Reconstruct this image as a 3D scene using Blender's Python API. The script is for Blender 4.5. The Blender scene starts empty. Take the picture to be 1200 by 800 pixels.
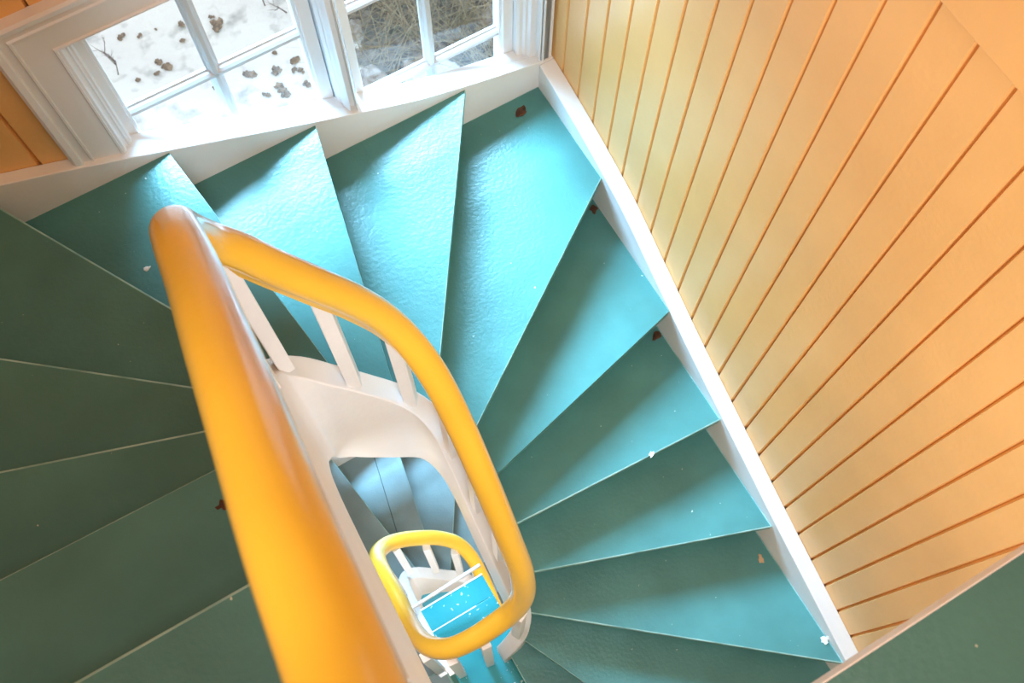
import bpy, bmesh, math, random
from mathutils import Vector, Matrix
random.seed(7)
S = 1.2                      # metres per plan unit (one riser = 0.196 m)
ZB = 6.525                   # bottom floor of the stairwell, in plan units below the eye
STOREY = 2.771               # one storey = 17 risers
R = 0.163
C = bpy.context.scene.collection


def P(x, y, z):
    return Vector((x * S, y * S, (z + ZB) * S))


# ------------------------------------------------------------------ materials
def new_mat(name):
    m = bpy.data.materials.new(name)
    m.use_nodes = True
    nt = m.node_tree
    b = nt.nodes['Principled BSDF']
    return m, nt, b


def paint(name, col, rough=0.35, var=0.08, bump=0.15, scale=6.0, spec=0.5, fine=60.0, coat=0.0, alt=None, stretch=None):
    m, nt, b = new_mat(name)
    N = nt.nodes
    L = nt.links
    tc = N.new('ShaderNodeTexCoord')
    mp = N.new('ShaderNodeMapping')
    L.new(tc.outputs['Object'], mp.inputs['Vector'])
    if stretch:
        mp.inputs['Scale'].default_value = stretch
    n1 = N.new('ShaderNodeTexNoise')
    n1.inputs['Scale'].default_value = scale
    n1.inputs['Detail'].default_value = 6
    L.new(mp.outputs[0], n1.inputs['Vector'])
    rp = N.new('ShaderNodeValToRGB')
    rp.color_ramp.elements[0].position = 0.3
    rp.color_ramp.elements[1].position = 0.72
    a = alt or tuple(c * (1 - var * 2) for c in col)
    rp.color_ramp.elements[0].color = (*a, 1)
    rp.color_ramp.elements[1].color = (*[min(1, c * (1 + var)) for c in col], 1)
    L.new(n1.outputs['Fac'], rp.inputs['Fac'])
    L.new(rp.outputs['Color'], b.inputs['Base Color'])
    b.inputs['Roughness'].default_value = rough
    b.inputs['Specular IOR Level'].default_value = spec
    b.inputs['Coat Weight'].default_value = coat
    b.inputs['Coat Roughness'].default_value = 0.15
    n2 = N.new('ShaderNodeTexNoise')
    n2.inputs['Scale'].default_value = fine
    n2.inputs['Detail'].default_value = 4
    L.new(mp.outputs[0], n2.inputs['Vector'])
    n3 = N.new('ShaderNodeTexNoise')
    n3.inputs['Scale'].default_value = fine * 0.17
    n3.inputs['Detail'].default_value = 3
    L.new(mp.outputs[0], n3.inputs['Vector'])
    ad = N.new('ShaderNodeMath')
    ad.operation = 'ADD'
    L.new(n2.outputs['Fac'], ad.inputs[0])
    L.new(n3.outputs['Fac'], ad.inputs[1])
    bp = N.new('ShaderNodeBump')
    bp.inputs['Strength'].default_value = bump
    bp.inputs['Distance'].default_value = 0.01
    L.new(ad.outputs[0], bp.inputs['Height'])
    L.new(bp.outputs['Normal'], b.inputs['Normal'])
    return m


def plain(name, col, rough=0.6, spec=0.4):
    m, nt, b = new_mat(name)
    b.inputs['Base Color'].default_value = (*col, 1)
    b.inputs['Roughness'].default_value = rough
    b.inputs['Specular IOR Level'].default_value = spec
    return m


def speckled(name, col, spot, thr=0.72, scale=90, rough=0.35, bump=0.2, fine=55):
    m = paint(name, col, rough=rough, bump=bump, scale=5, fine=fine)
    nt = m.node_tree
    N, L = nt.nodes, nt.links
    b = N['Principled BSDF']
    src = b.inputs['Base Color'].links[0].from_socket
    tc = [n for n in N if n.type == 'TEX_COORD'][0]
    n = N.new('ShaderNodeTexNoise')
    n.inputs['Scale'].default_value = scale
    n.inputs['Detail'].default_value = 2
    L.new(tc.outputs['Object'], n.inputs['Vector'])
    r = N.new('ShaderNodeValToRGB')
    r.color_ramp.elements[0].position = thr
    r.color_ramp.elements[1].position = thr + 0.02
    r.color_ramp.elements[0].color = (0, 0, 0, 1)
    r.color_ramp.elements[1].color = (1, 1, 1, 1)
    L.new(n.outputs['Fac'], r.inputs['Fac'])
    mx = N.new('ShaderNodeMix')
    mx.data_type = 'RGBA'
    L.new(r.outputs['Color'], mx.inputs[0])
    L.new(src, mx.inputs[6])
    mx.inputs[7].default_value = (*spot, 1)
    L.new(mx.outputs[2], b.inputs['Base Color'])
    return m


M = {}
M['tread'] = speckled('teal_tread_paint', (0.080, 0.245, 0.23), (0.55, 0.62, 0.55), thr=0.765, scale=70, rough=0.31, bump=0.12, fine=85)
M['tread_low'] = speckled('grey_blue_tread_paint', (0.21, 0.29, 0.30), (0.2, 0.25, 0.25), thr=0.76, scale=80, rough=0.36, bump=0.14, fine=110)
M['floorblue'] = speckled('turquoise_floor_paint', (0.02, 0.38, 0.44), (0.75, 0.85, 0.85), thr=0.71, scale=60, rough=0.35, bump=0.12, fine=90)
M['joint'] = plain('dark_joint', (0.03, 0.06, 0.06), rough=0.7)
M['edge'] = paint('worn_lit_tread_edge', (0.35, 0.56, 0.53), rough=0.45, var=0.15, alt=(0.14, 0.33, 0.31), scale=14)  # pale worn edges, with the window highlight along them put into the colour
M['tread'].node_tree.nodes['Principled BSDF'].inputs['Specular IOR Level'].default_value = 0.4
M['riser'] = paint('teal_riser_paint', (0.06, 0.21, 0.18), rough=0.4)
M['white'] = paint('white_gloss_paint', (0.83, 0.835, 0.84), rough=0.38, var=0.02, bump=0.12, fine=40)
M['winwhite'] = paint('white_window_paint', (0.76, 0.775, 0.79), rough=0.4, var=0.015, bump=0.05, fine=30)
M['muntin'] = paint('shaded_white_sash_paint', (0.58, 0.59, 0.60), rough=0.4, var=0.015, bump=0.05, fine=30)  # window white greyed, the bars' backlit shade put into the colour
M['wall'] = paint('yellow_wall_paint', (0.87, 0.51, 0.185), rough=0.38, var=0.04, bump=0.10, scale=3, fine=45)
M['rail'] = paint('yellow_rail_paint', (0.86, 0.525, 0.045), rough=0.28, var=0.03, bump=0.10, scale=4, fine=22, coat=0.8)
M['ceil'] = plain('ceiling_paint', (0.8, 0.72, 0.55))
M['strip'] = plain('white_edge_paint', (0.93, 0.93, 0.93), rough=0.4)
M['leaf'] = paint('dry_leaf', (0.10, 0.035, 0.012), rough=0.7, var=0.3, scale=40)
M['flake'] = plain('paint_flake', (0.78, 0.76, 0.70))
M['chip'] = plain('wood_chip', (0.55, 0.36, 0.20))
M['rock'] = paint('snowy_rock', (0.62, 0.58, 0.56), rough=0.8, var=0.2, scale=9, alt=(0.20, 0.14, 0.11))
M['clump'] = paint('leaf_clump', (0.36, 0.27, 0.20), rough=0.9, var=0.3, scale=20, alt=(0.12, 0.085, 0.065))
M['stalk'] = paint('dry_grass', (0.48, 0.38, 0.27), rough=0.8, var=0.2, scale=1.6, alt=(0.25, 0.205, 0.12))
M['twig'] = plain('bare_twig', (0.16, 0.12, 0.10), rough=0.8)

# glass: thin clear sheet with a fresnel reflection
gm, nt, b = new_mat('window_glass')
nt.nodes.remove(b)
tr = nt.nodes.new('ShaderNodeBsdfTransparent')
gl = nt.nodes.new('ShaderNodeBsdfGlossy')
gl.inputs['Roughness'].default_value = 0.02
lw = nt.nodes.new('ShaderNodeLayerWeight')
fr = nt.nodes.new('ShaderNodeMath')
fr.operation = 'POWER'
nt.links.new(lw.outputs['Facing'], fr.inputs[0])
fr.inputs[1].default_value = 5.0
mx = nt.nodes.new('ShaderNodeMixShader')
nt.links.new(fr.outputs[0], mx.inputs[0])
nt.links.new(tr.outputs[0], mx.inputs[1])
nt.links.new(gl.outputs[0], mx.inputs[2])
nt.links.new(mx.outputs[0], nt.nodes['Material Output'].inputs['Surface'])
M['glass'] = gm

# ground: snow with soft grey hollows, turning to bare litter under the brush
sm, nt, b = new_mat('snow_and_litter')
N, L = nt.nodes, nt.links
tc = N.new('ShaderNodeTexCoord')
n1 = N.new('ShaderNodeTexNoise'); n1.inputs['Scale'].default_value = 5; n1.inputs['Detail'].default_value = 5
L.new(tc.outputs['Object'], n1.inputs['Vector'])
r1 = N.new('ShaderNodeValToRGB')
r1.color_ramp.elements[0].position = 0.30; r1.color_ramp.elements[0].color = (0.50, 0.50, 0.50, 1)
r1.color_ramp.elements[1].position = 0.46; r1.color_ramp.elements[1].color = (0.86, 0.86, 0.87, 1)
L.new(n1.outputs['Fac'], r1.inputs['Fac'])
n2 = N.new('ShaderNodeTexNoise'); n2.inputs['Scale'].default_value = 14; n2.inputs['Detail'].default_value = 8
L.new(tc.outputs['Object'], n2.inputs['Vector'])
r2 = N.new('ShaderNodeValToRGB')
r2.color_ramp.elements[0].position = 0.35; r2.color_ramp.elements[0].color = (0.13, 0.11, 0.10, 1)
r2.color_ramp.elements[1].position = 0.68; r2.color_ramp.elements[1].color = (0.34, 0.29, 0.255, 1)
L.new(n2.outputs['Fac'], r2.inputs['Fac'])
at = N.new('ShaderNodeAttribute'); at.attribute_name = 'litter'
mm = N.new('ShaderNodeMix'); mm.data_type = 'RGBA'
n4 = N.new('ShaderNodeMath'); n4.operation = 'ADD'
n5 = N.new('ShaderNodeMath'); n5.operation = 'MULTIPLY_ADD'
L.new(n1.outputs['Fac'], n5.inputs[0]); n5.inputs[1].default_value = 0.9; n5.inputs[2].default_value = -0.45
L.new(at.outputs['Fac'], n4.inputs[0]); L.new(n5.outputs[0], n4.inputs[1])
r3 = N.new('ShaderNodeValToRGB')
r3.color_ramp.elements[0].position = 0.46; r3.color_ramp.elements[1].position = 0.54
L.new(n4.outputs[0], r3.inputs['Fac'])
L.new(r3.outputs['Color'], mm.inputs[0]); L.new(r1.outputs['Color'], mm.inputs[6]); L.new(r2.outputs['Color'], mm.inputs[7])
L.new(mm.outputs[2], b.inputs['Base Color'])
b.inputs['Roughness'].default_value = 0.8
bp = N.new('ShaderNodeBump'); bp.inputs['Strength'].default_value = 0.4; bp.inputs['Distance'].default_value = 0.05
L.new(n2.outputs['Fac'], bp.inputs['Height']); L.new(bp.outputs[0], b.inputs['Normal'])
M['ground'] = sm


# ------------------------------------------------------------------ mesh helpers
class MB:
    """collects geometry in plan units and links it as ONE mesh object"""

    def __init__(self):
        self.v = []
        self.f = []

    def add(self, vs, fs):
        o = len(self.v)
        self.v += [tuple(v) for v in vs]
        self.f += [tuple(i + o for i in f) for f in fs]

    def box(self, x0, x1, y0, y1, z0, z1):
        vs = [(x, y, z) for z in (z0, z1) for y in (y0, y1) for x in (x0, x1)]
        self.add(vs, [(0, 2, 3, 1), (4, 5, 7, 6), (0, 1, 5, 4), (2, 6, 7, 3), (0, 4, 6, 2), (1, 3, 7, 5)])

    def prism(self, poly, z0, z1):
        n = len(poly)
        vs = [(x, y, z0) for x, y in poly] + [(x, y, z1) for x, y in poly]
        fs = [tuple(reversed(range(n))), tuple(range(n, 2 * n))]
        fs += [(i, (i + 1) % n, n + (i + 1) % n, n + i) for i in range(n)]
        self.add(vs, fs)

    def rings(self, rings, caps=True, closed=True):
        n = len(rings[0])
        vs = [p for r in rings for p in r]
        fs = []
        for i in range(len(rings) - 1):
            for j in range(n if closed else n - 1):
                k = (j + 1) % n
                fs.append((i * n + j, i * n + k, (i + 1) * n + k, (i + 1) * n + j))
        if caps:
            fs.append(tuple(reversed(range(n))))
            fs.append(tuple(range((len(rings) - 1) * n, len(rings) * n)))
        self.add(vs, fs)

    def bar(self, a, b, w, d, side):
        """square bar from a to b, side = plan direction of width"""
        a, b = Vector(a), Vector(b)
        s = Vector((side[0], side[1], 0)).normalized()
        t = Vector((-s.y, s.x, 0))
        rs = []
        for p in (a, b):
            rs.append([p + s * (w / 2 * i) + t * (d / 2 * j) for i, j in ((-1, -1), (1, -1), (1, 1), (-1, 1))])
        self.rings(rs)

    def build(self, name, mat, parent=None, bevel=0.0, smooth=None, seg=2, origin=(0, 0, 0)):
        me = bpy.data.meshes.new(name)
        o0 = P(*origin) if origin != (0, 0, 0) else Vector((0, 0, 0))
        me.from_pydata([P(*v) - o0 for v in self.v], [], self.f)
        bm = bmesh.new()
        bm.from_mesh(me)
        bmesh.ops.recalc_face_normals(bm, faces=bm.faces)
        bm.to_mesh(me)
        bm.free()
        me.materials.append(mat)
        o = bpy.data.objects.new(name, me)
        o.location = o0
        C.objects.link(o)
        if parent:
            o.parent = parent
            o.location = o0 - parent.location
        if smooth is not None:
            for p in me.polygons:
                p.use_smooth = True
            me.set_sharp_from_angle(angle=math.radians(smooth))
        if bevel:
            md = o.modifiers.new('bevel', 'BEVEL')
            md.width = bevel
            md.segments = seg
            md.limit_method = 'ANGLE'
            md.angle_limit = math.radians(40)
            md.harden_normals = False
        return o


def tag(o, label, cat, group=None, kind=None):
    o['label'] = label
    o['category'] = cat
    if group:
        o['group'] = group
    if kind:
        o['kind'] = kind
    return o


def structure(o, label=None):
    o['kind'] = 'structure'
    if label:
        o['label'] = label
    return o


def empty(name, loc=(0, 0, 0)):
    o = bpy.data.objects.new(name, None)
    o.location = P(*loc)
    C.objects.link(o)
    return o


def copy_tree(o, parent=None, dz=0.0):
    c = o.copy()
    C.objects.link(c)
    c.parent = parent
    if parent is None:
        c.location.z += dz * S
    for ch in list(o.children):
        copy_tree(ch, c)
    return c


def lerp(a, b, t):
    return a + (b - a) * t


def interp(x, xs, ys):
    if x <= xs[0]:
        return ys[0] + (x - xs[0]) * (ys[1] - ys[0]) / (xs[1] - xs[0])
    for i in range(len(xs) - 1):
        if x <= xs[i + 1]:
            return lerp(ys[i], ys[i + 1], (x - xs[i]) / (xs[i + 1] - xs[i]))
    return ys[-1] + (x - xs[-1]) * (ys[-1] - ys[-2]) / (xs[-1] - xs[-2])


def catmull(pts, n=8):
    out = []
    pts = [Vector(p) for p in pts]
    for i in range(len(pts) - 1):
        p0 = pts[i - 1] if i else pts[0] * 2 - pts[1]
        p1, p2 = pts[i], pts[i + 1]
        p3 = pts[i + 2] if i + 2 < len(pts) else p2 * 2 - p1
        # centripetal
        t0 = 0
        t1 = t0 + max((p1 - p0).length, 1e-6) ** .5
        t2 = t1 + max((p2 - p1).length, 1e-6) ** .5
        t3 = t2 + max((p3 - p2).length, 1e-6) ** .5
        for k in range(n):
            t = t1 + (t2 - t1) * k / n
            A1 = p0 * ((t1 - t) / (t1 - t0)) + p1 * ((t - t0) / (t1 - t0))
            A2 = p1 * ((t2 - t) / (t2 - t1)) + p2 * ((t - t1) / (t2 - t1))
            A3 = p2 * ((t3 - t) / (t3 - t2)) + p3 * ((t - t2) / (t3 - t2))
            B1 = A1 * ((t2 - t) / (t2 - t0)) + A2 * ((t - t0) / (t2 - t0))
            B2 = A2 * ((t3 - t) / (t3 - t1)) + A3 * ((t - t1) / (t3 - t1))
            out.append(B1 * ((t2 - t) / (t2 - t1)) + B2 * ((t - t1) / (t2 - t1)))
    out.append(pts[-1])
    return out


# ------------------------------------------------------------------ stair geometry
XR, YW, XL, YB = 1.0, 1.475, -0.84, -0.95          # wall faces
XRI, YWI, XLI, YBI = 0.952, 1.444, -0.79, -0.90    # inner faces of the outer strings
ZTOP = -0.983


def zk(k):
    return -2.613 - R * (k - 2)


NOSE = {-8: ((-.2, -.107), 180), -7: ((-.2, .097), 180), -6: ((-.178, .301), 180), -5: ((-.177, .504), 178.5),
        -4: ((-.185, .626), 161.6), -3: ((-.193, .775), 140.9), -2: ((-.185, 1.031), 119.1), -1: ((.054, .742), 97.4),
        0: ((.147, .742), 77.6), 1: ((.334, .877), 55.8), 2: ((.329, .68), 34.2), 3: ((.325, .568), 13.6),
        4: ((.313, .444), -3.2), 5: ((.292, .323), -19.7), 6: ((.23, .244), -39.3), 7: ((.18, .201), -64.7),
        8: ((.127, .188), -90)}
WELL = [(-.085, -.30), (-.085, -.1), (-.085, .2), (-.085, .5), (-.085, .66), (-.077, .73), (-.052, .768), (-.012, .772),
        (.04, .757), (.10, .738), (.15, .720), (.185, .697), (.206, .662), (.214, .61), (.216, .5), (.216, .38), (.215, .29),
        (.204, .248), (.178, .222), (.145, .213), (.10, .210)]
PATH = [Vector((p.x, p.y)) for p in catmull([(x, y, 0) for x, y in WELL], 6)]
CUM = [0.0]
for i in range(1, len(PATH)):
    CUM.append(CUM[-1] + (PATH[i] - PATH[i - 1]).length)


def at_s(s):
    for i in range(len(PATH) - 1):
        if s <= CUM[i + 1] or i == len(PATH) - 2:
            t = (s - CUM[i]) / (CUM[i + 1] - CUM[i])
            d = (PATH[i + 1] - PATH[i]).normalized()
            return PATH[i].lerp(PATH[i + 1], t), d


def hit_inner(p, d):
    """parameter on the well path where the line p + t d crosses it (nearest crossing to p)"""
    best = None
    for i in range(len(PATH) - 1):
        a, b_ = PATH[i], PATH[i + 1]
        e = b_ - a
        den = d.x * e.y - d.y * e.x
        if abs(den) < 1e-9:
            continue
        w = a - p
        t = (w.x * e.y - w.y * e.x) / den
        u = (w.x * d.y - w.y * d.x) / den
        if -1e-6 <= u <= 1 + 1e-6:
            if best is None or abs(t) < abs(best[0]):
                best = (t, CUM[i] + u * (CUM[i + 1] - CUM[i]))
    return best[1] if best else None


OUT = [(XLI, -1.2), (XLI, YWI), (XRI, YWI), (XRI, YBI), (-1.2, YBI)]
OUT = [Vector(p) for p in OUT]
OCUM = [0.0]
for i in range(1, len(OUT)):
    OCUM.append(OCUM[-1] + (OUT[i] - OUT[i - 1]).length)


def hit_outer(p, d):
    best = None
    for i in range(len(OUT) - 1):
        a, b_ = OUT[i], OUT[i + 1]
        e = b_ - a
        den = d.x * e.y - d.y * e.x
        if abs(den) < 1e-9:
            continue
        w = a - p
        t = (w.x * e.y - w.y * e.x) / den
        u = (w.x * d.y - w.y * d.x) / den
        if -1e-6 <= u <= 1 + 1e-6 and t > 0.1:
            if best is None or t < best[0]:
                best = (t, OCUM[i] + u * (OCUM[i + 1] - OCUM[i]))
    return best[1]


def out_at(s):
    for i in range(len(OUT) - 1):
        if s <= OCUM[i + 1] or i == len(OUT) - 2:
            return OUT[i].lerp(OUT[i + 1], (s - OCUM[i]) / (OCUM[i + 1] - OCUM[i]))


def nose_line(k, up=0.0):
    p, a = NOSE[k]
    a = math.radians(a)
    d = Vector((math.cos(a), math.sin(a)))
    n = Vector((-d.y, d.x)) * -1      # downhill = clockwise
    n = Vector((d.y, -d.x))
    return Vector(p) - n * up, d


def ends(k, up=0.0):
    p, d = nose_line(k, up)
    return hit_inner(p, d), hit_outer(p, d)


ks = sorted(NOSE)
ZZ = [zk(k) for k in ks]
SK, SS = {}, []


def set_noses(table):
    NOSE.clear()
    NOSE.update(table)
    SK.clear()
    SK.update({k: ends(k)[0] for k in NOSE})
    SS[:] = [SK[k] for k in ks]


def z_nose(s):
    """nosing height along the well path, smoothed"""
    w, acc = 0, 0
    for j in range(-6, 7):
        g = math.exp(-(j / 3.5) ** 2)
        w += g
        acc += g * interp(s + j * 0.014, SS, ZZ)
    return acc / w


def inner_pts(sa, sb):
    pts = [at_s(sa)[0]]
    pts += [PATH[i] for i in range(len(PATH)) if sa + 1e-4 < CUM[i] < sb - 1e-4]
    pts.append(at_s(sb)[0])
    return pts


def outer_pts(sa, sb):
    pts = [out_at(sa)]
    pts += [OUT[i] for i in range(len(OUT)) if sa + 1e-4 < OCUM[i] < sb - 1e-4]
    pts.append(out_at(sb))
    return pts


def build_steps(stair, lower=False):
    for k in range(-7, 9):
        si, so = ends(k)
        bi, bo = ends(k - 1, 0.075)
        inn = inner_pts(bi, si)
        out = outer_pts(bo, so)
        m = MB()
        m.prism([tuple(p) for p in out] + [tuple(p) for p in reversed(inn)], zk(k) - 0.03, zk(k))
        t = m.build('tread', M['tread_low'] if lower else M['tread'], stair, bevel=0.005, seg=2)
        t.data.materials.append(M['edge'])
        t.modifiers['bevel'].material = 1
    for k in range(-8, 9):
        si, so = ends(k, 0.042)
        a, c = at_s(si)[0], out_at(so)
        d = (c - a).normalized()
        n = Vector((d.y, -d.x)) * 0.008
        m = MB()
        m.prism([tuple(a - n), tuple(c - n), tuple(c + n), tuple(a + n)], zk(k + 1) - 0.005, zk(k) - 0.029)
        m.build('riser', M['riser'], stair)
    # inner string round the well
    m = MB()
    HW = 0.026
    rs = []
    s0, s1 = (SK[-6] - .01 if lower else SK[-8]), CUM[-1] - 0.004
    n = 150
    for i in range(n + 1):
        s = lerp(s0, s1, i / n)
        p, d = at_s(s)
        dd = (at_s(min(s + .02, CUM[-1]))[0] - at_s(max(s - .02, 0))[0]).normalized()
        nn = Vector((-dd.y, dd.x))       # to the stair side (left of travel)
        a, c = p + nn * HW, p - nn * HW
        zt = z_nose(s) + 0.055
        kk = 2 - (z_nose(s) + 2.613) / R
        zb = z_nose(s) - interp(kk, [-8, -6, -4, -2, -.6, .3, 1, 8], [.43, .46, .51, .60, .50, .41, .42, .42])
        if s > SK[4]:
            zb = max(zb, zk(9) - .02)
        zb = min(zb, zt - .06)
        rs.append([(c.x, c.y, zb), (c.x, c.y, zt), (a.x, a.y, zt), (a.x, a.y, zb)])
    m.rings(rs)
    m.build('inner_string', M['white'], stair, bevel=0.004, smooth=40)


NOSE_UP = dict(NOSE)
NOSE_LOW = dict(NOSE)
NOSE_LOW.update({-4: ((-.19, .60), 163), -3: ((-.20, .745), 143), -2: ((-.215, .985), 120.5), -1: ((-.035, 1.006), 98.5), 0: ((.114, .961), 78.8),
                 1: ((.242, .924), 57.4), 2: ((.300, .735), 35.5), 3: ((.315, .60), 14.5)})
stair = empty('staircase', (0, 0, ZTOP))
set_noses(NOSE_UP)
build_steps(stair)
lower = empty('staircase', (0, 0, ZTOP))
set_noses(NOSE_LOW)
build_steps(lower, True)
a_ = Vector((.079, 1.40)) ; b_ = Vector((-.020, .92))
n_ = Vector((.0016, -.0004))
m = MB()
m.prism([tuple(a_ - n_), tuple(b_ - n_), tuple(b_ + n_), tuple(a_ + n_)], zk(0) - .002, zk(0) + .0006)
m.build('board_joint', M['joint'], lower)
set_noses(NOSE_UP)
lower.location.z -= STOREY * S

# outer strings
def string_strip(m, pts, top, bot, off0, off1):
    """pts: plan points, off: two offset vectors (inner, outer)"""
    rs = []
    for p in pts:
        z1, z0 = top(p), bot(p)
        i, o = p + off0, p + off1
        rs.append([(i.x, i.y, z0), (i.x, i.y, z1), (o.x, o.y, z1), (o.x, o.y, z0)])
    m.rings(rs)


RY = [-1.2, -.347, .113, .609, .923, .999, 1.16, 1.30, 1.444]
RZ = [-3.60, -3.243, -3.055, -2.83, -2.663, -2.622, -2.571, -2.535, -2.509]
WX = [-.79, -.365, -.239, -.028, .159, .370, .582, .739, .957, 1.0]
WZ = [-1.80, -1.971, -2.023, -2.119, -2.208, -2.304, -2.396, -2.443, -2.500, -2.509]


def smooth_tab(x, xs, ys, w=0.05):
    return sum(interp(x + j * w / 3, xs, ys) * g for j, g in ((-3, .1), (-2, .13), (-1, .17), (0, .2), (1, .17), (2, .13), (3, .1)))


m = MB()
pts = [Vector((0, lerp(YWI - 0.0005, YBI, i / 60))) for i in range(61)]
string_strip(m, pts, lambda p: smooth_tab(p.y, RY, RZ) if p.y < 1.36 else interp(p.y, RY, RZ), lambda p: interp(p.y, RY, RZ) - .36,
             Vector((XRI, 0)), Vector((XR - 0.0005, 0)))
m.build('outer_string', M['white'], stair, bevel=0.003)
# window side: also the deep sill in front of the sashes
m = MB()
pts = [Vector((lerp(XLI, XR - 0.0005, i / 80), 0)) for i in range(81)]
string_strip(m, pts, lambda p: smooth_tab(p.x, WX, WZ) if p.x < .93 else interp(p.x, WX, WZ), lambda p: interp(p.x, WX, WZ) - .36,
             Vector((0, YWI)), Vector((0, YW - 0.0005)))
m.build('outer_string', M['white'], stair, bevel=0.003)
m = MB()
LY = [-1.2, -.107, .1, .3, .5, .73, 1.0, 1.444]
LZ = [ZTOP + .05, ZTOP + .09, -1.1, -1.26, -1.42, -1.56, -1.68, -1.80]
pts = [Vector((0, lerp(-.107, YWI - .0005, i / 40))) for i in range(41)]
string_strip(m, pts, lambda p: interp(p.y, LY, LZ), lambda p: interp(p.y, LY, LZ) - .36, Vector((XLI, 0)), Vector((XL + .0005, 0)))
m.build('outer_string', M['white'], stair, bevel=0.003)
for ch in [c for c in stair.children if c.name.startswith('outer_string')]:
    c2 = ch.copy()
    C.objects.link(c2)
    c2.parent = lower
tag(stair, 'teal painted winding staircase beside the yellow plank wall, below the snowy windows', 'staircase')
tag(lower, 'lower pale blue winding stair seen far down through the open stairwell', 'staircase')

# ------------------------------------------------------------------ landings
land = empty('landing', (0.1, -.5, ZTOP))
m = MB()
m.prism([(XL + .001, YB + .001), (XR - .001, YB + .001), (XR - .001, -.1085), (XL + .001, -.1085)], ZTOP - .043, ZTOP)
m.build('floorboards', M['tread'], land)
m = MB()
m.box(-.11, XR - .001, -.1085, -.107, ZTOP - .043, ZTOP + .0003)
e = m.build('edge_strip', M['strip'], land)
e['label'] = 'white painted edge strip'
tag(land, 'dark green landing floor with a white painted edge, level with the top of the stairs', 'landing')
ZF = zk(9)
mid = empty('landing', (0, -.4, ZF))
m = MB()
m.prism([(XL + .001, YB + .001), (.16, YB + .001), (.16, .19), (.186, .215), (.186, .3985), (-.057, .3985), (-.057, .20), (-.20, .20), (-.20, -.107), (XL + .001, -.107)], ZF - .09, ZF)
m.build('floorboards', M['floorblue'], mid, bevel=.002)
m = MB()
m.prism([(-.057, .399), (.186, .399), (.186, .478), (-.057, .478)], ZF - .09, ZF)
m.build('floorboards', M['floorblue'], mid, bevel=.002)
m = MB()
m.box(-.057, .115, .3955, .3995, ZF - .09, ZF + .001)
m.build('joint_strip', M['strip'], mid)
m = MB()
m.box(-.057, .186, .478, .4835, ZF - .09, ZF + .002)
e = m.build('edge_strip', M['strip'], mid)
e['label'] = 'white edge strip'
tag(mid, 'bright turquoise landing floor inside and below the lower loop of the handrail', 'landing')

m = MB()
rs = []
for t in (0, 1):
    c = Vector((lerp(-.082, .188, t), lerp(.487, .492, t), lerp(-3.64, -3.61, t)))
    rs.append([(c.x, c.y + .0065 * math.cos(a * math.pi / 5), c.z + .0065 * math.sin(a * math.pi / 5)) for a in range(10)])
m.rings(rs)
tag(m.build('tie_rod', M['strip'], smooth=40), 'thin white rod spanning the stairwell along the edge of the turquoise landing', 'rod')

# ------------------------------------------------------------------ banister
RAIL = [(-.055, -.55, -.12), (-.057, -.20, -.36), (-.060, .0, -.525), (-.060, .062, -.585), (-.058, .152, -.645), (-.055, .262, -.735), (-.054, .381, -.845),
        (-.054, .520, -.985), (-.056, .63, -1.095), (-.058, .705, -1.19), (-.054, .750, -1.285), (-.036, .775, -1.375), (-.005, .772, -1.44), (.03, .758, -1.51),
        (.072, .740, -1.585), (.12, .724, -1.68), (.160, .703, -1.775), (.188, .668, -1.865), (.204, .62, -1.95),
        (.212, .545, -2.08), (.214, .45, -2.25), (.213, .354, -2.43), (.211, .285, -2.59), (.195, .25, -2.72), (.155, .239, -2.82), (.10, .238, -2.885),
        (.04, .241, -2.94), (-.02, .255, -3.01), (-.065, .29, -3.10), (-.09, .345, -3.23), (-.1, .43, -3.40), (-.1, .53, -3.56),
        (-.105, .63, -3.74), (-.105, .70, -3.87), (-.093, .752, -3.99), (-.055, .782, -4.09), (0, .788, -4.18), (.07, .778, -4.29),
        (.14, .76, -4.42), (.195, .725, -4.54), (.222, .67, -4.66), (.228, .6, -4.79), (.225, .5, -4.95), (.22, .40, -5.12), (.215, .30, -5.32), (.20, .25, -5.47),
        (.155, .235, -5.58), (.10, .232, -5.63), (.04, .232, -5.66), (-.02, .24, -5.68)]
RAIL = [(x, y, z + .10 * max(0, min(1, (-3.35 - z) / .4))) for x, y, z in RAIL]
rail_pts = catmull(RAIL, 8)
ban = empty('banister', (-.06, -.5, ZTOP))
# mopstick-like profile, (across, up)
prof = []
for a in range(-40, 221, 13):
    r_ = math.radians(a)
    prof.append((0.030 * math.cos(r_), 0.004 + 0.027 * math.sin(r_)))
prof += [(-.0215, -.0165), (-.0215, -.027), (-.012, -.030), (.012, -.030), (.0215, -.027), (.0215, -.0165)]
rs = []
for i, p in enumerate(rail_pts):
    a = rail_pts[max(i - 2, 0)]
    c = rail_pts[min(i + 2, len(rail_pts) - 1)]
    t = (c - a).normalized()
    side = t.cross(Vector((0, 0, 1))).normalized()
    up = side.cross(t).normalized()
    rs.append([p + side * u + up * v for u, v in prof])
m = MB()
m.rings(rs)
hr = m.build('handrail', M['rail'], ban, smooth=50)
hr['label'] = 'thick glossy yellow handrail'


def rail_z(x, y, zmin, zmax):
    best = min((p for p in rail_pts if zmin < p.z < zmax), key=lambda p: (p.x - x) ** 2 + (p.y - y) ** 2)
    return best.z - 0.022


def baluster(x, y, zfoot, zmin, zmax, side, w=.029, xt=None, yt=None):
    zt = rail_z(x if xt is None else xt, y if yt is None else yt, zmin, zmax)
    m = MB()
    m.bar((x, y, zfoot - .004), (x if xt is None else xt, y if yt is None else yt, zt), w, w, side)
    return m.build('baluster', M['white'], ban, bevel=.003)


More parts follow.
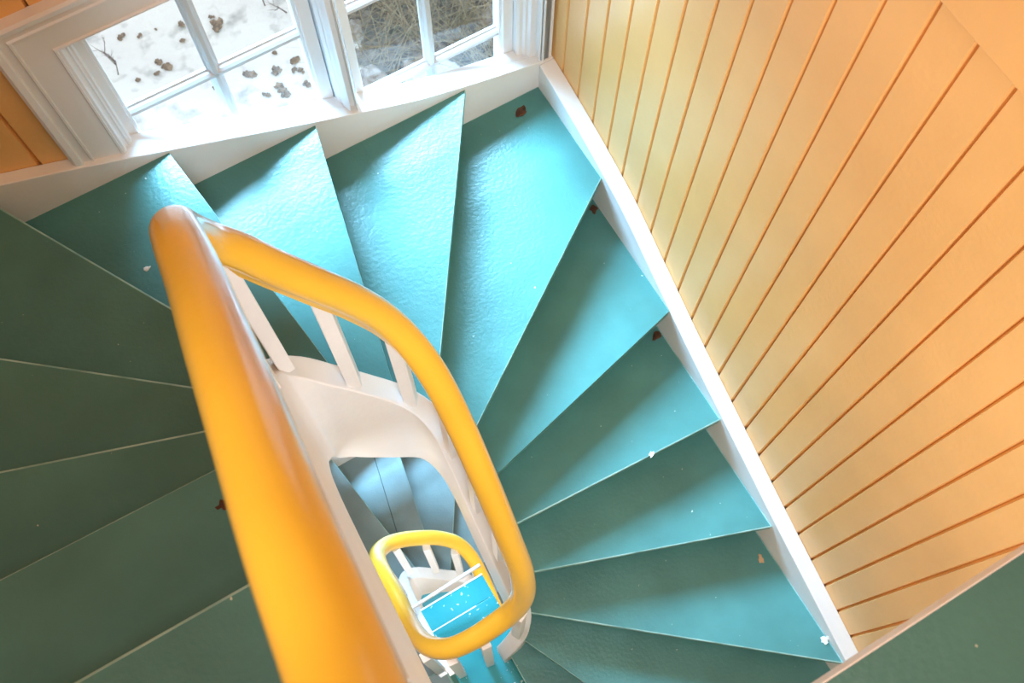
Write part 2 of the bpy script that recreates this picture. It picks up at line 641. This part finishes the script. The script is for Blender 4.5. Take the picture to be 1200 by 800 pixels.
def string_top(x, y):
    best = min(range(0, 400), key=lambda i: (at_s(CUM[-1] * i / 400)[0] - Vector((x, y))).length)
    s = CUM[-1] * best / 400
    return z_nose(s) + .055, at_s(s)[1]


SPOTS = [(-.071, .10), (-.070, .285), (-.069, .42), (-.067, .56), (-.066, .68), (-.034, .770), (.072, .744), (.168, .708), (.212, .615), (.215, .51), (.215, .40), (.213, .29), (.172, .222)]
for lev in (0, 1):
    for (x, y) in SPOTS:
        zt, d = string_top(x, y)
        if lev and x < -.05:
            if y < .28:
                continue
            x = -.097
        zt -= lev * STOREY
        baluster(x, y, zt, zt + .25, zt + .95, d)
for (x, y) in ((.062, .214), (-.036, .230)):
    baluster(x, y, ZF, ZF + .5, ZF + 1.1, (.1, -.012), w=.028)
tag(ban, 'yellow spiral banister with white square balusters, winding down round the open stairwell', 'banister')

# ------------------------------------------------------------------ walls
GY0, GP = 1.3975, 0.0803


def plank_wall(name, along, y_face, a0, a1, z0, z1, g0, pitch, thick, flip, holes=()):
    """vertical boards with v-grooves; along: 'x' or 'y'; flip: direction of the room side"""
    m = MB()
    gs = [g0 + pitch * i for i in range(-60, 60) if a0 < g0 + pitch * i < a1]
    cuts = sorted([a0] + gs + [a1])

    def strip(b0, b1, za, zb):
        prof = [(b0, 0.0)]
        gd, gw = 0.011, 0.0048
        inside = [g for g in gs if b0 - 1e-6 <= g <= b1 + 1e-6]
        pr = []
        for g in inside:
            if g - gw > b0:
                pr.append((g - gw, 0.0))
            pr.append((g, -gd)) if b0 <= g <= b1 else None
            if g + gw < b1:
                pr.append((g + gw, 0.0))
        prof = ([(b0, 0.0)] if not inside or inside[0] - gw > b0 else []) + pr
        if not inside or inside[-1] + gw < b1:
            prof.append((b1, 0.0))
        rs = []
        for z in (za, zb):
            ring = []
            for a, d in prof:
                ring.append((a, y_face + flip * d, z) if along == 'x' else (y_face + flip * d, a, z))
            for a, d in ((b1, -thick), (b0, -thick)):
                ring.append((a, y_face + flip * d, z) if along == 'x' else (y_face + flip * d, a, z))
            rs.append(ring)
        m.rings(rs)

    if not holes:
        strip(a0, a1, z0, z1)
    else:
        hs = sorted(set([h[0] for h in holes] + [h[1] for h in holes]))
        xs = [a0] + hs + [a1]
        for i in range(len(xs) - 1):
            b0, b1 = xs[i], xs[i + 1]
            mine = sorted([h for h in holes if h[0] <= b0 + 1e-6 and h[1] >= b1 - 1e-6], key=lambda h: h[2])
            z = z0
            for h in mine:
                strip(b0, b1, z, h[2])
                z = h[3]
            strip(b0, b1, z, z1)
    return m


ZC = 1.15
ZG = -ZB - .1
m = plank_wall('wall_right', 'y', XR, YB - .1, YW + .2, ZG, ZC, GY0 - GP * 20, GP, .10, -1)
structure(m.build('wall_right', M['wall']), 'yellow painted vertical plank wall')
HOLES = [h for d in (0, STOREY) for h in ((-.1205, .41, -3.83 - d, -1.685 - d), (.41, .985, -3.83 - d, -1.025 - d))]
m = plank_wall('wall_window', 'x', YW, XL - .1, XR, ZG, ZC, -.2835, .0803, .20, -1, HOLES)
structure(m.build('wall_window', M['wall']), 'yellow plank wall around the windows')
m = plank_wall('wall_left', 'y', XL, YB - .1, YW, ZG, ZC, -.6, .0803, .10, 1)
structure(m.build('wall_left', M['wall']), 'yellow plank wall')
m = plank_wall('wall_back', 'x', YB, XL, XR, ZG, ZC, -.6, .0803, .10, 1)
structure(m.build('wall_back', M['wall']), 'yellow plank wall')
m = MB()
m.box(XL - .1, XR + .1, YB - .1, YW + .2, ZC, ZC + .08)
structure(m.build('ceiling', M['ceil']))
m = MB()
m.box(XL - .1, XR + .1, YB - .1, YW + .2, ZG, -ZB)
structure(m.build('floor', M['tread']))
m = MB()
m.box(XR - .012, XR - .0003, YB, YW, -1.212, -1.03)
structure(m.build('trim_1', M['wall'], bevel=.002), 'flat yellow board across the tops of the planks')

# ------------------------------------------------------------------ windows
def win_frames():
    z0, z1, z2 = -3.82, -1.70, -1.04  # right window's unseen head raised to let more daylight onto the steps
    YG = 1.537
    # outer casing round the pair
    w1 = empty('window_1', (.13, 1.5, -2.75))
    w2 = empty('window_2', (.66, 1.5, -2.75))
    def sweep_frame(m, x0, x1, zb, zt, prof, left=True, right=True, top=True):
        """prof: list of (inset from outer edge, y); a picture-frame moulding, mitred"""
        path = []
        def ring(cx, cz, sx, sz):
            return [(cx + sx * i, y, cz + sz * i) for i, y in prof]
        rs = []
        if left:
            rs += [ring(x0, zb, 1, 0)]
        rs += [ring(x0, zt, 1, -1)] if left else []
        rs += [ring(x1, zt, -1, -1)] if right else []
        if right:
            rs += [ring(x1, zb, -1, 0)]
        m.rings(rs, caps=True, closed=True)
    # shared architrave belongs to window_1 (outer left, head) and window_2 (right)
    m = MB()
    # casing profile measured from the outer edge inward: back band, flat, inner bead
    cas = [(0, 1.476), (0, 1.452), (.006, 1.448), (.018, 1.450), (.022, 1.458), (.036, 1.458), (.038, 1.454), (.042, 1.454), (.044, 1.459), (.098, 1.461), (.100, 1.457), (.104, 1.457),
           (.106, 1.464), (.106, 1.476)]
    zf = lambda x: interp(x, WX, WZ) - .004
    def ring(cx, cz, sx, sz):
        return [(cx + sx * i, y, cz + sz * i) for i, y in cas]
    rs = [[(-.226 + i, y, zf(-.226 + i)) for i, y in cas], ring(-.226, -1.585, 1, -1.085), ring(.400, -1.585, 0, -1.085)]
    m.rings(rs)
    a = m.build('casing', M['winwhite'], w1)
    m = MB()
    cas2 = [(0, 1.476), (0, 1.450), (.026, 1.450), (.0275, 1.4455), (.031, 1.4455), (.0325, 1.450), (.036, 1.450), (.039, 1.456), (.039, 1.476)]
    rs = [[(.994 - i, y, zf(.994 - i)) for i, y in cas2], [(.994 - i, y, z2) for i, y in cas2]]
    m.rings(rs)
    m.build('casing', M['winwhite'], w2)
    m = MB()
    m.box(.401, .994, 1.452, 1.4755, z2, z2 + .11)
    m.build('casing', M['winwhite'], w2, bevel=.003)
    # stepped jambs: left of w1, mullion, right of w2
    def upright(xys, parent, nm, zt=z1 + .01):
        mm = MB()
        mm.rings([[(x, y, z) for x, y in xys] for z in (z0, zt)])
        return mm.build(nm, M['winwhite'], parent)
    upright([(-.121, 1.475), (-.121, 1.462), (-.116, 1.462), (-.113, 1.468), (-.113, 1.476), (-.108, 1.480), (-.104, 1.478), (-.101, 1.484), (-.097, 1.484), (-.094, 1.492), (-.094, 1.60), (-.121, 1.60)], w1, 'jamb')
    upright([(.402, 1.60), (.385, 1.60), (.385, 1.492), (.391, 1.485), (.391, 1.474), (.394, 1.470), (.398, 1.458), (.4015, 1.452), (.4015, 1.470), (.4185, 1.470),
             (.4185, 1.452), (.422, 1.458), (.4255, 1.470), (.429, 1.474), (.431, 1.492), (.431, 1.60)], w1, 'mullion', z2 + .01)
    upright([(.985, 1.60), (.905, 1.60), (.905, 1.492), (.912, 1.488), (.922, 1.488), (.925, 1.480), (.932, 1.480), (.936, 1.470), (.9545, 1.470), (.9545, 1.452), (.957, 1.450), (.985, 1.450)], w2, 'jamb', z2 + .01)
    # heads
    for w, xa, xb, zh in ((w1, -.121, .40, z1), (w2, .42, .985, z2)):
        mm = MB()
        mm.box(xa, xb, 1.462, 1.60, zh, zh + .03)
        mm.build('head', M['winwhite'], w)
    # sashes
    for w, ga, gb, zh in ((w1, -.0695, .346, z1), (w2, .467, .868, z2)):
        st = .026
        zt, zb = zh - .030, -3.790
        bars = ([-1.352, -1.702] if w is w2 else []) + [-2.052, -2.402, -2.752, -3.102, -3.452]
        mm = MB()
        def sbar(x0, x1, zz0, zz1):
            mm.box(x0, x1, 1.508, 1.552, zz0, zz1)
        # sash frame with a glazing bead step
        sbar(ga - st, ga - .006, zb - st, zt + st)
        sbar(gb + .006, gb + st + .01, zb - st, zt + st)
        sbar(ga - .006, gb + .006, zt + .004, zt + st)
        sbar(ga - .006, gb + .006, zb - st, zb - .004)
        mm.box(ga - .0065, ga, 1.520, 1.552, zb - .004, zt + .004)
        mm.box(gb, gb + .0065, 1.520, 1.552, zb - .004, zt + .004)
        mm.build('sash', M['winwhite'], w, bevel=.0015)
        # muntins with a moulded (ovolo) section
        gm_ = (ga + gb) / 2
        def munt_v(x):
            pr = [(-.0125, 1.5435), (-.0125, 1.537), (-.009, 1.534), (-.0075, 1.528), (-.0035, 1.522), (.0035, 1.522), (.0075, 1.528), (.009, 1.534), (.0125, 1.537), (.0125, 1.5435)]
            q = MB()
            q.rings([[(x + u * 1.25, y, z) for u, y in pr] for z in (zb, zt)])
            q.build('muntin', M['muntin'], w)
        def munt_h(zc, xa, xb):
            pr = [(-.0125, 1.5435), (-.0125, 1.537), (-.009, 1.534), (-.0075, 1.528), (-.0035, 1.522), (.0035, 1.522), (.0075, 1.528), (.009, 1.534), (.0125, 1.537), (.0125, 1.5435)]
            q = MB()
            q.rings([[(x, y, zc + u * 1.3) for u, y in pr] for x in (xa, xb)])
            q.build('muntin', M['muntin'], w)
        munt_v(gm_)
        for zc in bars:
            munt_h(zc, ga - .002, gb + .002)
        zs = [zt] + bars + [zb]
        xs = [ga, gm_, gb]
        for i in range(len(zs) - 1):
            for j in range(2):
                q = MB()
                q.box(xs[j] + .001, xs[j + 1] - .001, 1.5385, 1.5405, zs[i + 1] + .001, zs[i] - .001)
                q.build('pane', M['glass'], w)
    return w1, w2


w1, w2 = win_frames()
structure(w1, 'white framed window looking out on snow with brown leaf clumps')
structure(w2, 'white framed window looking out on brown brush')
for w, n in ((w1, 'window_3'), (w2, 'window_4')):
    c = copy_tree(w, None, -STOREY)
    c.name = n
    c['label'] = 'white framed window on the storey below'

# the sill shelf of the window-side string, running back to the sashes
m = MB()
pts = [Vector((lerp(-.1200, .9845, i / 60), 0)) for i in range(61)]
string_strip(m, pts, lambda p: (smooth_tab(p.x, WX, WZ) if p.x < .93 else interp(p.x, WX, WZ)) - .0008, lambda p: interp(p.x, WX, WZ) - .03, Vector((0, YW - .0006)), Vector((0, 1.5075)))
sl = m.build('sill_shelf', M['white'], stair)
sl2 = sl.copy(); C.objects.link(sl2); sl2.parent = lower

# ------------------------------------------------------------------ outside
ZO = -6.72


def gz(x, y):
    return ZO + .05 * math.sin(x * 2.1 + .3) * math.cos(y * 1.7) + .03 * math.sin(x * 5.3 + y * 4.1)


def brushy(x, y):
    """signed depth into the brush: it starts a little way off the wall and right of the snow"""
    wob = .05 * math.sin(x * 7.3 + y * 5.1) + .03 * math.sin(x * 17 + y * 13)
    return min(x - 1.44 - .06 * (y - 4.5) + wob, max(y - 4.30, (x - 2.02) * 1.5) + wob)


m = MB()
nx, ny = 140, 120
X0, X1, Y0, Y1 = -3.5, 6.0, 1.70, 9.5
vs = [(lerp(X0, X1, i / nx), lerp(Y0, Y1, (j / ny) ** 1.3), 0) for j in range(ny + 1) for i in range(nx + 1)]
vs = [(x, y, gz(x, y)) for x, y, z in vs]
m.add(vs, [(j * (nx + 1) + i, j * (nx + 1) + i + 1, (j + 1) * (nx + 1) + i + 1, (j + 1) * (nx + 1) + i) for j in range(ny) for i in range(nx)])
g = m.build('ground', M['ground'], smooth=80)
att = g.data.attributes.new('litter', 'FLOAT', 'POINT')
att.data.foreach_set('value', [max(0, min(1, .5 + brushy(v[0], v[1]) * 3)) for v in vs])
structure(g, 'snow covered ground outside the windows')


def blob(r, n=1, rough=.35, flat=.6):
    bm = bmesh.new()
    bmesh.ops.create_icosphere(bm, subdivisions=n + 1, radius=r)
    sd = [random.uniform(-9, 9) for _ in range(6)]
    for v in bm.verts:
        c = v.co / r
        k = 1 + rough * (math.sin(c.x * 3.1 + sd[0]) * math.sin(c.y * 3.7 + sd[1]) + .5 * math.sin(c.z * 6 + c.x * 5 + sd[2])) + random.uniform(-.12, .12)
        v.co = v.co * k
        v.co.z *= flat
    vs = [tuple(v.co) for v in bm.verts]
    fs = [tuple(v.index for v in f.verts) for f in bm.faces]
    bm.free()
    return vs, fs


# brown leaf clumps lying in the snow: (image-independent) ground positions
CL = [(-0.02, 5.67, .055), (0.10, 5.63, .045), (0.42, 5.56, .055), (0.36, 5.44, .045), (0.13, 5.33, .055), (0.16, 5.27, .080), (0.08, 5.23, .050), (-0.06, 5.21, .045), (0.66, 5.40, .100), (0.64, 5.49, .045),
      (0.66, 4.92, .085), (0.69, 4.88, .050), (0.86, 4.83, .075), (1.01, 4.82, .075), (0.97, 4.75, .050), (0.80, 4.66, .085), (0.83, 4.60, .070), (0.69, 4.66, .060), (1.00, 4.59, .070), (0.40, 4.91, .050),
      (0.91, 4.95, .040), (0.23, 5.62, .025), (0.48, 5.28, .020), (0.32, 5.06, .020), (1.01, 4.71, .050)]
for (x, y, r) in CL:
    r *= .56
    m = MB()
    for q in range(6):
        vs, fs = blob(r * random.uniform(.3, .6), 1, .4, .45)
        ox, oy = random.uniform(-.6, .6) * r, random.uniform(-.6, .6) * r
        m.add([(x + ox + a, y + oy + b_, gz(x, y) + .012 + c) for a, b_, c in vs], fs)
    o = m.build('leaf_clump', M['clump'], smooth=30, origin=(x, y, gz(x, y)))
    tag(o, 'small brown leaf clump lying in the snow outside the window', 'leaf clump', 'leaf clumps in the snow')
LBS = 'snow dusted stone at the edge of the brush'
RK = [(1.42, 4.37, .10, LBS), (1.56, 4.27, .05, LBS), (1.70, 4.33, .05, LBS), (1.83, 4.34, .05, LBS), (1.47, 4.80, .09, LBS), (1.50, 5.02, .05, LBS), (2.44, 4.40, .10, LBS)]
for x, y, r, lb in RK:
    m = MB()
    vs, fs = blob(r, 2, .25, .7)
    m.add([(x + a, y + b_, gz(x, y) + r * .3 + c) for a, b_, c in vs], fs)
    tag(m.build('stone', M['rock'], smooth=50, origin=(x, y, gz(x, y))), lb + ' outside the window', 'stone', 'stones at the edge of the brush')

# dry brush: a thicket of stalks nobody could count
m = MB()


def stalk(x, y, ln, wd, lean, az, curve):
    n_ = 4
    p = Vector((x, y, gz(x, y)))
    d = Vector((math.cos(az) * lean, math.sin(az) * lean, 1)).normalized()
    sd = Vector((-math.sin(az), math.cos(az), 0))
    if abs(d.z) > .99:
        sd = Vector((1, 0, 0))
    vs = []
    for i in range(n_ + 1):
        t = i / n_
        w_ = wd * (1 - .75 * t)
        vs += [p - sd * w_, p + sd * w_]
        d = (d + Vector((math.cos(az), math.sin(az), -.6)) * curve / n_).normalized()
        p = p + d * (ln / n_)
    m.add(vs, [(2 * i, 2 * i + 1, 2 * i + 3, 2 * i + 2) for i in range(n_)])


cnt = 0
while cnt < 4600:
    x, y = random.uniform(1.3, 4.0), random.uniform(3.6, 6.8)
    if brushy(x, y) < random.random() * .12:
        continue
    stalk(x, y, random.uniform(.25, .9), random.uniform(.0018, .0045), random.uniform(.1, 1.2), random.uniform(0, 6.28), random.uniform(.1, .9))
    cnt += 1
o = m.build('dry_brush', M['stalk'])
tag(o, 'tangled brown and green dry grass outside the window', 'brush', kind='stuff')


def twig_plant(x, y, h):
    m = MB()
    def br(p, d, ln, r, lv):
        q = p + d * ln
        s1 = d.orthogonal().normalized()
        s2 = d.cross(s1)
        m.rings([[p + s1 * r * math.cos(a) + s2 * r * math.sin(a) for a in (0, 2.1, 4.2)], [q + s1 * r * .5 * math.cos(a) + s2 * r * .5 * math.sin(a) for a in (0, 2.1, 4.2)]])
        if lv:
            for _ in range(random.choice((2, 3))):
                dd = (d + Vector((random.uniform(-.8, .8), random.uniform(-.8, .8), random.uniform(-.2, .4)))).normalized()
                br(p + d * ln * random.uniform(.4, 1), dd, ln * random.uniform(.5, .8), r * .6, lv - 1)
    br(Vector((x, y, gz(x, y))), Vector((random.uniform(-.5, .5), random.uniform(-.5, .5), 1)).normalized(), h, .006, 3)
    return m.build('bare_twig', M['twig'], origin=(x, y, gz(x, y)))


for x, y, h in ((-.15, 5.46, .12), (-.17, 5.33, .12), (1.03, 5.37, .18), (1.14, 5.22, .18)):
    tag(twig_plant(x, y, h), 'thin bare twig sticking up from the snow outside the window', 'twig', 'bare twigs in the snow')

# ------------------------------------------------------------------ small litter on the steps
def crumb(name, mat, x, y, z, r, label, cat, group=None, flat=.35, rot=0, stretch=1.0):
    m = MB()
    vs, fs = blob(r, 1, .45, flat)
    ca, sa = math.cos(rot), math.sin(rot)
    m.add([(x + ca * a * stretch - sa * b_, y + sa * a * stretch + ca * b_, z + r * flat * .6 + c) for a, b_, c in vs], fs)
    tag(m.build(name, M[mat], smooth=40, origin=(x, y, z)), label, cat, group)


crumb('dead_leaf', 'leaf', .866, 1.395, zk(2), .011, 'curled brown leaf in the back corner of the corner step below the window sill', 'leaf', rot=.5, stretch=1.6)
crumb('dead_leaf', 'leaf', .936, 1.095, zk(3), .009, 'brown leaf scrap in the dark back corner of the step below the corner step', 'leaf', rot=1.2, stretch=1.4)
crumb('dead_leaf', 'leaf', .930, .715, zk(4), .010, 'rusty brown leaf scrap at the back of the second step along the plank wall', 'leaf', rot=.3, stretch=1.5)
crumb('wood_chip', 'chip', .915, .03, zk(6), .008, 'pale tan wood chip near the white string on the lowest wide step', 'wood chip', rot=1.2, stretch=1.8)
crumb('plaster_crumb', 'flake', .942, -.262, zk(6), .011, 'white plaster crumb against the white string at the lowest wide step', 'crumb')
crumb('paint_flake', 'flake', -.196, 1.205, zk(-1), .005, 'white paint flake on the blue step behind the handrail bend', 'paint flake', stretch=1.4)
crumb('paint_flake', 'flake', .725, .424, zk(4), .006, 'white paint flake at the front edge of a step along the plank wall', 'paint flake', rot=.6, stretch=1.5)
crumb('dead_leaf', 'leaf', -.190, .452, zk(-5), .006, 'tiny rust brown leaf scrap on a dark green step beside the thick handrail', 'leaf', stretch=1.3)

# ------------------------------------------------------------------ light
w = bpy.data.worlds.new('overcast')
bpy.context.scene.world = w
w.use_nodes = True
bg = w.node_tree.nodes['Background']
bg.inputs['Color'].default_value = (0.93, 0.965, 1.0, 1)
bg.inputs['Strength'].default_value = 1.05


def area(name, loc, target, sx, sy, power, col, portal=False):
    l = bpy.data.lights.new(name, 'AREA')
    l.shape = 'RECTANGLE'
    l.size, l.size_y = sx * S, sy * S
    l.energy = power
    l.color = col
    o = bpy.data.objects.new(name, l)
    o.location = P(*loc)
    d = P(*target) - P(*loc)
    o.rotation_euler = d.to_track_quat('-Z', 'Y').to_euler()
    C.objects.link(o)
    if portal:
        l.cycles.is_portal = True
    return o


# broad overcast sky glow standing outside, in front of and above the windows
sl_ = area('sky_light', (.35, 6.2, 2.8), (.5, 1.5, -2.2), 6.4, 3.3, 2150, (0.33, 0.69, 1.0))
sl_.data.spread = math.radians(64)
# added unseen fill lights: one overhead, one at the left aimed at the planks
area('ceiling_fill', (.1, -.2, 1.10), (.1, -.2, -3), .9, .9, 26, (1.0, .95, .86))
wl = area('wall_fill', (-.80, .35, -.25), (1.0, .42, -1.55), .6, .6, 4, (1.0, .90, .80))
wl.data.spread = math.radians(70)
for dz, pw in ((0, 31), (-STOREY, 44)):  # unseen fill lights added below each landing to brighten strings and stairwell
    area('landing_fill', (.1, -.75, -1.15 + dz), (.1, .6, -2.9 + dz), .5, .3, pw, (.94, .96, 1.0))
# unseen fill light added below the upper flight to brighten the lower steps
area('soffit_fill', (-.42, .70, -2.45), (-.05, 1.0, -4.9), .3, .3, 9, (.90, .96, 1.0))

# ------------------------------------------------------------------ camera
f, nx_, ny_, yaw = 1250.0, 592.5, 855.3, -0.531
D = Vector((nx_ - 600, ny_ - 400, f)).normalized()
X = (Vector((1, 0, 0)) - D * D.x).normalized()
Y = D.cross(X)
Wd = X * math.cos(yaw) + Y * math.sin(yaw)
Rd = -X * math.sin(yaw) + Y * math.cos(yaw)
Mt = Matrix((Wd, -Rd, -D))           # camera (x right, y down, z forward) -> world
right, down, fwd = Mt.col[0], Mt.col[1], Mt.col[2]
cam = bpy.data.cameras.new('camera')
cam.sensor_width = 36
cam.lens = f / 1200 * 36
cam.clip_start = .02
cam.dof.use_dof = True
cam.dof.focus_distance = 2.75
cam.dof.aperture_fstop = 9
co = bpy.data.objects.new('camera', cam)
co.matrix_world = Matrix.Translation(P(0, 0, 0)) @ Matrix((right, -down, -fwd)).transposed().to_4x4()
C.objects.link(co)
sc = bpy.context.scene
sc.camera = co
sc.view_settings.view_transform = 'Standard'
sc.view_settings.look = 'None'
sc.view_settings.exposure = 0.0
sc.cycles.use_denoising = True
sc.cycles.max_bounces = 10
sc.cycles.diffuse_bounces = 6
